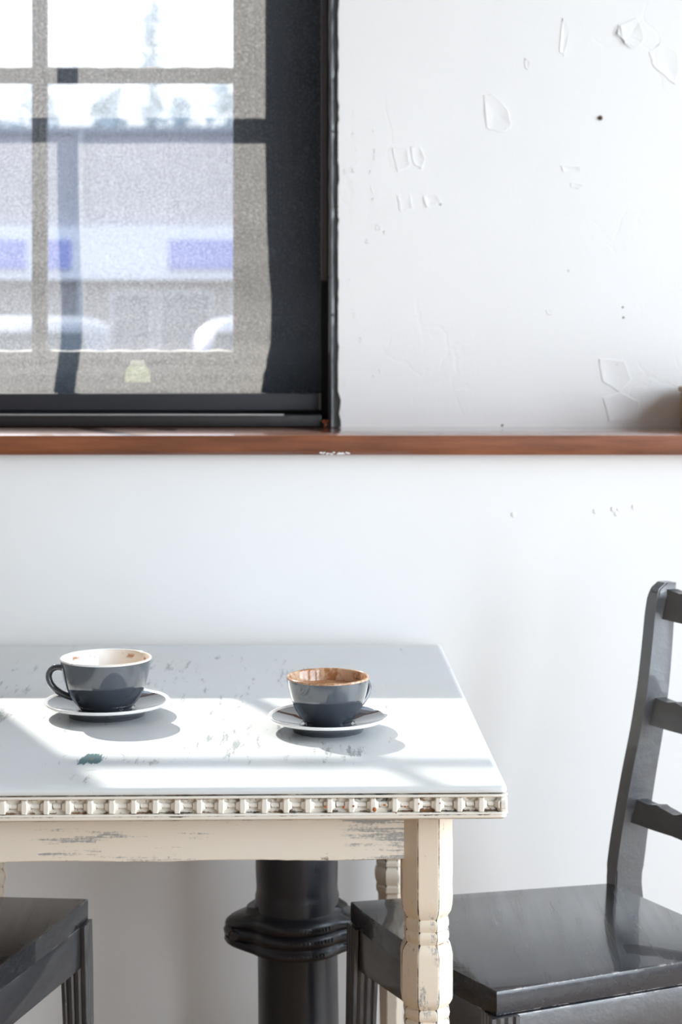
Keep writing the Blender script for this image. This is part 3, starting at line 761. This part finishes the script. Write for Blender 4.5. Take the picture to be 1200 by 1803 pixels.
def cup(label, x, y, z0, Rr, Ht, foot, prof, hang, hz, lin, hsc=1.0):
    r = empty('cup', (x, y, z0)); tag(r, label, 'cup', 'coffee cups on the table')
    bm = bmesh.new(); outer = [(0, .002), (foot * .78, .002), (foot * .82, 0), (foot, 0), (foot * 1.02, .0015)] + prof
    lathe(bm, outer, 96); obj('body', bm, M['glaze'], r, smooth=True, sharp=60)
    bm = bmesh.new(); w = .0034; inner = [(prof[-1][0], prof[-1][1]), (Rr + .0001, Ht - .0022), (Rr, Ht - .0008), (Rr - .0012, Ht), (Rr - .0026, Ht - .0006), (Rr - w, Ht - .0025)]
    inner += [(max(p[0] - w, .001), p[1] + .0005) for p in prof[::-1] if p[1] < Ht - .006] + [(foot * .6, .0062), (0, .0055)]
    lathe(bm, inner, 96); tag(obj('lining', bm, lin, r, smooth=True, sharp=60), label='white rim and inside')
    # handle
    def rad(z):
        for (a, b), (c, d) in zip(prof, prof[1:]):
            if b <= z <= d: return a + (c - a) * (z - b) / (d - b)
        return prof[-1][0] if z > prof[-1][1] else prof[0][0]
    zt, zb_ = hz; d = Vector((math.cos(hang), math.sin(hang), 0)); s = Vector((-d.y, d.x, 0))
    e = hsc
    path = bezier([d * (rad(zt) - .002) + Vector((0, 0, zt)), d * (rad(zt) + .012 * e) + Vector((0, 0, zt + .006)), d * (rad(zt) + .026 * e) + Vector((0, 0, zt - .004)),
                   d * (rad(zt) + .020 * e) + Vector((0, 0, (zt + zb_) / 2 - .008)), d * (rad(zb_) + .012 * e) + Vector((0, 0, zb_ + .004)), d * (rad(zb_) - .002) + Vector((0, 0, zb_))], 26)
    bm = bmesh.new(); n = len(path); sweep(bm, path, [.0072 - .0018 * math.sin(math.pi * i / (n - 1)) for i in range(n)], .0042, s, 16)
    obj('handle', bm, M['glaze'], r, smooth=True, sharp=70)
    return r
def saucer(label, x, y, R0, zr, foot):
    r = empty('saucer', (x, y, TT)); tag(r, label, 'saucer', 'saucers on the table')
    k = R0 / .080
    dish = [(0, .0035), (foot - .006, .0035), (foot - .005, 0), (foot, 0), (foot + .0015, .0050), (R0 * .80, .0118), (R0 * .93, zr - .0042), (R0 * .975, zr - .0036)]
    topp = [(R0 * .935, zr - .0012), (R0 * .86, zr - .0035), (R0 * .70, .0118), (R0 * .52, .0085), (R0 * .485, .0078), (R0 * .475, .0090), (R0 * .455, .0092), (R0 * .445, .0078), (0, .0076)]
    bm = bmesh.new(); lathe(bm, dish, 96); rr = lathe(bm, topp, 96); obj('dish', bm, M['glaze'], r, smooth=True, sharp=50)
    bm = bmesh.new(); lathe(bm, [dish[-1], (R0 * .998, zr - .0018), (R0, zr - .0004), (R0 * .994, zr + .0006), (R0 * .975, zr + .0005), topp[0]], 96); tag(obj('rim', bm, M['white_glaze'], r, smooth=True, sharp=70), label='white rim')
    return r
saucer('larger grey saucer with white rim under the left cup', -.3007, 2.19, .0803, .0185, .049)
saucer('smaller grey saucer with white rim under the right cup', -.0160, 2.103, .0740, .0185, .044)
cup('larger glossy charcoal cup with white milky inside and left-pointing handle', -.3020, 2.19, TT + .0078, .0584, .0662, .0330,
    [(.0360, .0045), (.0425, .0125), (.0470, .020), (.0505, .028), (.0535, .038), (.0560, .050), (.0578, .060), (.0584, .0636)], math.radians(183), (.052, .014), milk_lining('milky_lining', 'milk'), 1.0)
cup('smaller glossy charcoal cup with foamy brown coffee and rear handle', -.0161, 2.103, TT + .0078, .0512, .0590, .0290,
    [(.0315, .0045), (.0365, .0120), (.0405, .0185), (.0440, .0265), (.0468, .0350), (.0492, .0450), (.0507, .0530), (.0512, .0564)], math.radians(38), (.046, .012), milk_lining('stained_lining', 'coffee'), .85)
def foam():
    m = NM('coffee_foam'); c = m.coords(); n = m.noise(c, 35, 5, .65); n2 = m.noise(c, 300, 3, .7)
    k = m.ramp(m.math('ADD', n, m.math('MULTIPLY', n2, .25)), [(.50, 0), (.78, 1)])
    return m.pbr(m.mix(k, (.38, .15, .055), (.66, .40, .24)), .35, m.bump(n2, .2, .001))
bm = bmesh.new(); lathe(bm, [(0, .0), (.030, .0), (.0428, .0002), (.0446, .0010), (.0440, -.001), (0, -.002)], 72)
tag(obj('coffee', bm, foam(), None, (-.0161, 2.103, TT + .0078 + .0435), smooth=True), 'brown foamy coffee filling the smaller right cup', 'drink')
bm = bmesh.new(); lathe(bm, [(0, 0), (.038, 0), (.0440, .0002), (.0445, .0008), (.0435, -.001), (0, -.002)], 72)
tag(obj('coffee', bm, plain('milky_coffee', (.66, .48, .32), .2), None, (-.3020, 2.19, TT + .0078 + .024), smooth=True), 'pale milky coffee low inside the larger left cup', 'drink')

# tan wooden box at the very edge of the ledge
bm = bmesh.new(); box(bm, -.11, .11, -.075, .075, 0, .062, bev=.004)
bxr = empty('wooden_box', (.695, 2.868, Rd(-.150))); tag(bxr, 'low tan wooden box on the ledge at the right edge of the photo', 'box')
bxm = mat_wood('tan_wood', (.26, .16, .08), (.40, .27, .15), (4, 30, 30), .5, .1)
obj('body', bm, bxm, bxr, smooth=True)
bm = bmesh.new(); box(bm, -.113, .113, -.078, .078, .0625, .072, bev=.003); obj('lid', bm, bxm, bxr, smooth=True)

# ------------------------------------------------------------------ outside
tag(boxobj('ground', plain('pale_asphalt', (.14, .14, .15), .9), None, (-160, 160, -160, 160, -.12, -.051)), kind='structure')
def facade():
    r = empty('shop_building', (-2, 40, 0)); tag(r, 'pale flat-roofed shop building with lilac-blue sign band seen through the mesh', 'building')
    pale = plain('pale_facade', (.48, .47, .52), .8); low = plain('grey_facade', (.32, .31, .33), .8); wh = plain('white_band', (.85, .87, .95), .7)
    boxobj('wall', pale, r, (-11, 9, 0, 8, 3.9, 6.1)); boxobj('lower_wall', low, r, (-11, 9, 0, 8, 0, 2.65)); boxobj('parapet', plain('parapet', (.46, .47, .52), .8), r, (-11.1, 9.1, -.1, 8.1, 6.1, 6.25))
    boxobj('fascia', wh, r, (-11, 9, -.25, 8, 2.65, 3.9))
    for a, b in ((-10.6, -5.35), (-5.0, -4.3), (-2.0, 1.4), (2.0, 6.5)): boxobj('sign_panel', M['blue_lilac'], r, (a, b, -.32, -.25, 2.90, 3.58))
    gl = plain('shop_glass', (.20, .21, .26), .15); fr = plain('shop_frame', (.60, .60, .64), .6)
    for i, x in enumerate((-9.5, -7.6, -3.4, -2.3, -.6, 2.5, 5)):
        f = boxobj('window', fr, r, (x, x + 1.0 + .3 * (i % 2), -.06, .02, .5, 2.4)); boxobj('pane', gl, f, (x + .07, x + .93 + .3 * (i % 2), -.09, -.05, .57, 2.33))
    boxobj('downpipe', fr, r, (-4.15, -4.02, -.12, 0, 0, 6.1))
facade()
def tree(label, x, y, h, w, seed, col, dense=420, trunk=.16, narrow=False):
    rnd = random.Random(seed); r = empty('tree', (x, y, 0)); tag(r, label, 'tree', 'trees beyond the shop')
    bm = bmesh.new(); lathe(bm, [(trunk, 0), (trunk * .7, h * .4), (trunk * .3, h * .75), (.02, h)], 8)
    br = []
    for i in range(9 if not narrow else 4):
        a = rnd.uniform(0, 6.28); z0 = h * rnd.uniform(.3, .75); L = w * rnd.uniform(.4, .9)
        p = Vector((0, 0, z0)); q = p + Vector((math.cos(a) * L, math.sin(a) * L, L * .8)); br.append(q)
        sweep(bm, [p, p.lerp(q, .5) + Vector((0, 0, -.1)), q], [.07, .05, .02], [.07, .05, .02], Vector((-math.sin(a), math.cos(a), 0)), 5)
    obj('trunk', bm, plain('bark', (.30, .30, .33), .9), r)
    bm = bmesh.new()
    for i in range(dense):
        t = rnd.random(); z = h * (.35 + .68 * t); rad_ = w * (math.sin(math.pi * min(1, .25 + .75 * t)) ** .7) if not narrow else w * (1.05 - t)
        a = rnd.uniform(0, 6.28); rr = rad_ * math.sqrt(rnd.random()); s = rnd.uniform(.12, .3)
        c = Vector((rr * math.cos(a), rr * math.sin(a), z))
        v = [bm.verts.new(c + Vector((rnd.gauss(0, s), rnd.gauss(0, s), rnd.gauss(0, s)))) for _ in range(3)]; bm.faces.new(v)
    o = obj('foliage', bm, plain('haze_tinted_leaves', col, .9), r); tag(o, kind='stuff')
lf = (.62, .70, .74)  # leaf colour paled to blue-grey, painting in the haze
for i, (px, ytop, D, w, nar, lb) in enumerate([(70, 150, 62, 1.2, False, 'hazy bare tree rising left of the tall spire tree'), (-30, 155, 70, 1.6, False, 'hazy low tree behind the leftmost pane'),
        (188, 180, 58, .8, False, 'small hazy tree just left of the tall spire tree'), (266, 30, 52, .55, True, 'tall thin spire-shaped tree above the shop roof'), (320, 190, 60, 1.0, False, 'rounded hazy tree right of the tall spire tree'),
        (400, 165, 66, 1.5, False, 'hazy tree behind the right end of the shop roof'), (-250, 110, 60, 2.5, False, 'broad tree out beyond the left stile')]):
    tree(lb, (px - 600) / F * D, D, (600 - ytop) / F * D + CAMZ, w, i + 3, lf, 480 if not nar else 230, .13, nar)
def car(label, x, y, col, rz=0):
    r = empty('car', (x, y, 0), rz); tag(r, label, 'car', 'cars parked outside')
    paint = plain('car_paint', col, .35, coat=.3); gl = plain('car_glass', (.05, .06, .07), .05); rub = plain('tyre', (.03, .03, .03), .8)
    def loft(name, secs, mat, par=r, bev=0):
        bm = bmesh.new(); R_ = []
        for yy, hw, z0, z1, cr_ in secs:
            ring = []
            for k in range(20):
                a = 2 * math.pi * k / 20; ca, sa = math.cos(a), math.sin(a); e = .45
                ring.append(bm.verts.new((hw * math.copysign(abs(ca) ** e, ca), yy, (z0 + z1) / 2 + (z1 - z0) / 2 * math.copysign(abs(sa) ** e, sa))))
            R_.append(ring)
        for A, B in zip(R_, R_[1:]):
            for i in range(20): bm.faces.new((A[i], A[(i + 1) % 20], B[(i + 1) % 20], B[i]))
        bm.faces.new(R_[0]); bm.faces.new(R_[-1]); return obj(name, bm, mat, par, smooth=True, sharp=60)
    loft('body', [(-2.1, .70, .35, .80, 0), (-2.0, .82, .28, .92, 0), (-1.2, .87, .24, .97, 0), (.6, .87, .24, .95, 0), (1.5, .85, .26, .86, 0), (2.05, .72, .34, .66, 0)], paint)
    cab = loft('cabin', [(-1.75, .62, .85, .98, 0), (-1.25, .68, .85, 1.36, 0), (-.6, .70, .85, 1.45, 0), (.1, .69, .85, 1.43, 0), (.95, .62, .85, .96, 0)], paint)
    for yy0, yy1, z0, z1 in ((-1.76, -1.34, .97, 1.30),):
        bm = bmesh.new(); v = [bm.verts.new(p) for p in ((-.5, yy0 - .02, z0), (.5, yy0 - .02, z0), (.46, yy1 - .02, z1), (-.46, yy1 - .02, z1), (-.5, yy0 + .02, z0), (.5, yy0 + .02, z0), (.46, yy1 + .02, z1), (-.46, yy1 + .02, z1))]
        for q in ((0, 1, 2, 3), (7, 6, 5, 4), (0, 4, 5, 1), (1, 5, 6, 2), (2, 6, 7, 3), (3, 7, 4, 0)): bm.faces.new([v[i] for i in q])
        obj('rear_window', bm, gl, cab)
    for sx in (-1, 1):
        boxobj('tail_light', plain('tail_red', (.6, .05, .04), .3), r, (sx * .66 - .10, sx * .66 + .10, -2.08, -1.98, .68, .84), .01)
        for yy in (-1.3, 1.3):
            bm = bmesh.new(); lathe(bm, [(0, -.1), (.2, -.1), (.30, -.08), (.32, 0), (.30, .08), (.2, .1), (0, .1)], 24); bmesh.ops.rotate(bm, verts=bm.verts, matrix=Matrix.Rotation(math.radians(90), 3, 'Y'))
            obj('wheel', bm, rub, r, (sx * .80, yy, .32), smooth=True)
car('grey parked car low behind the two left panes', -2.75, 15.5, (.17, .18, .22), math.radians(6))
car('pale blue parked car low behind the right pane', -.45, 15.0, (.15, .16, .25), math.radians(-4))
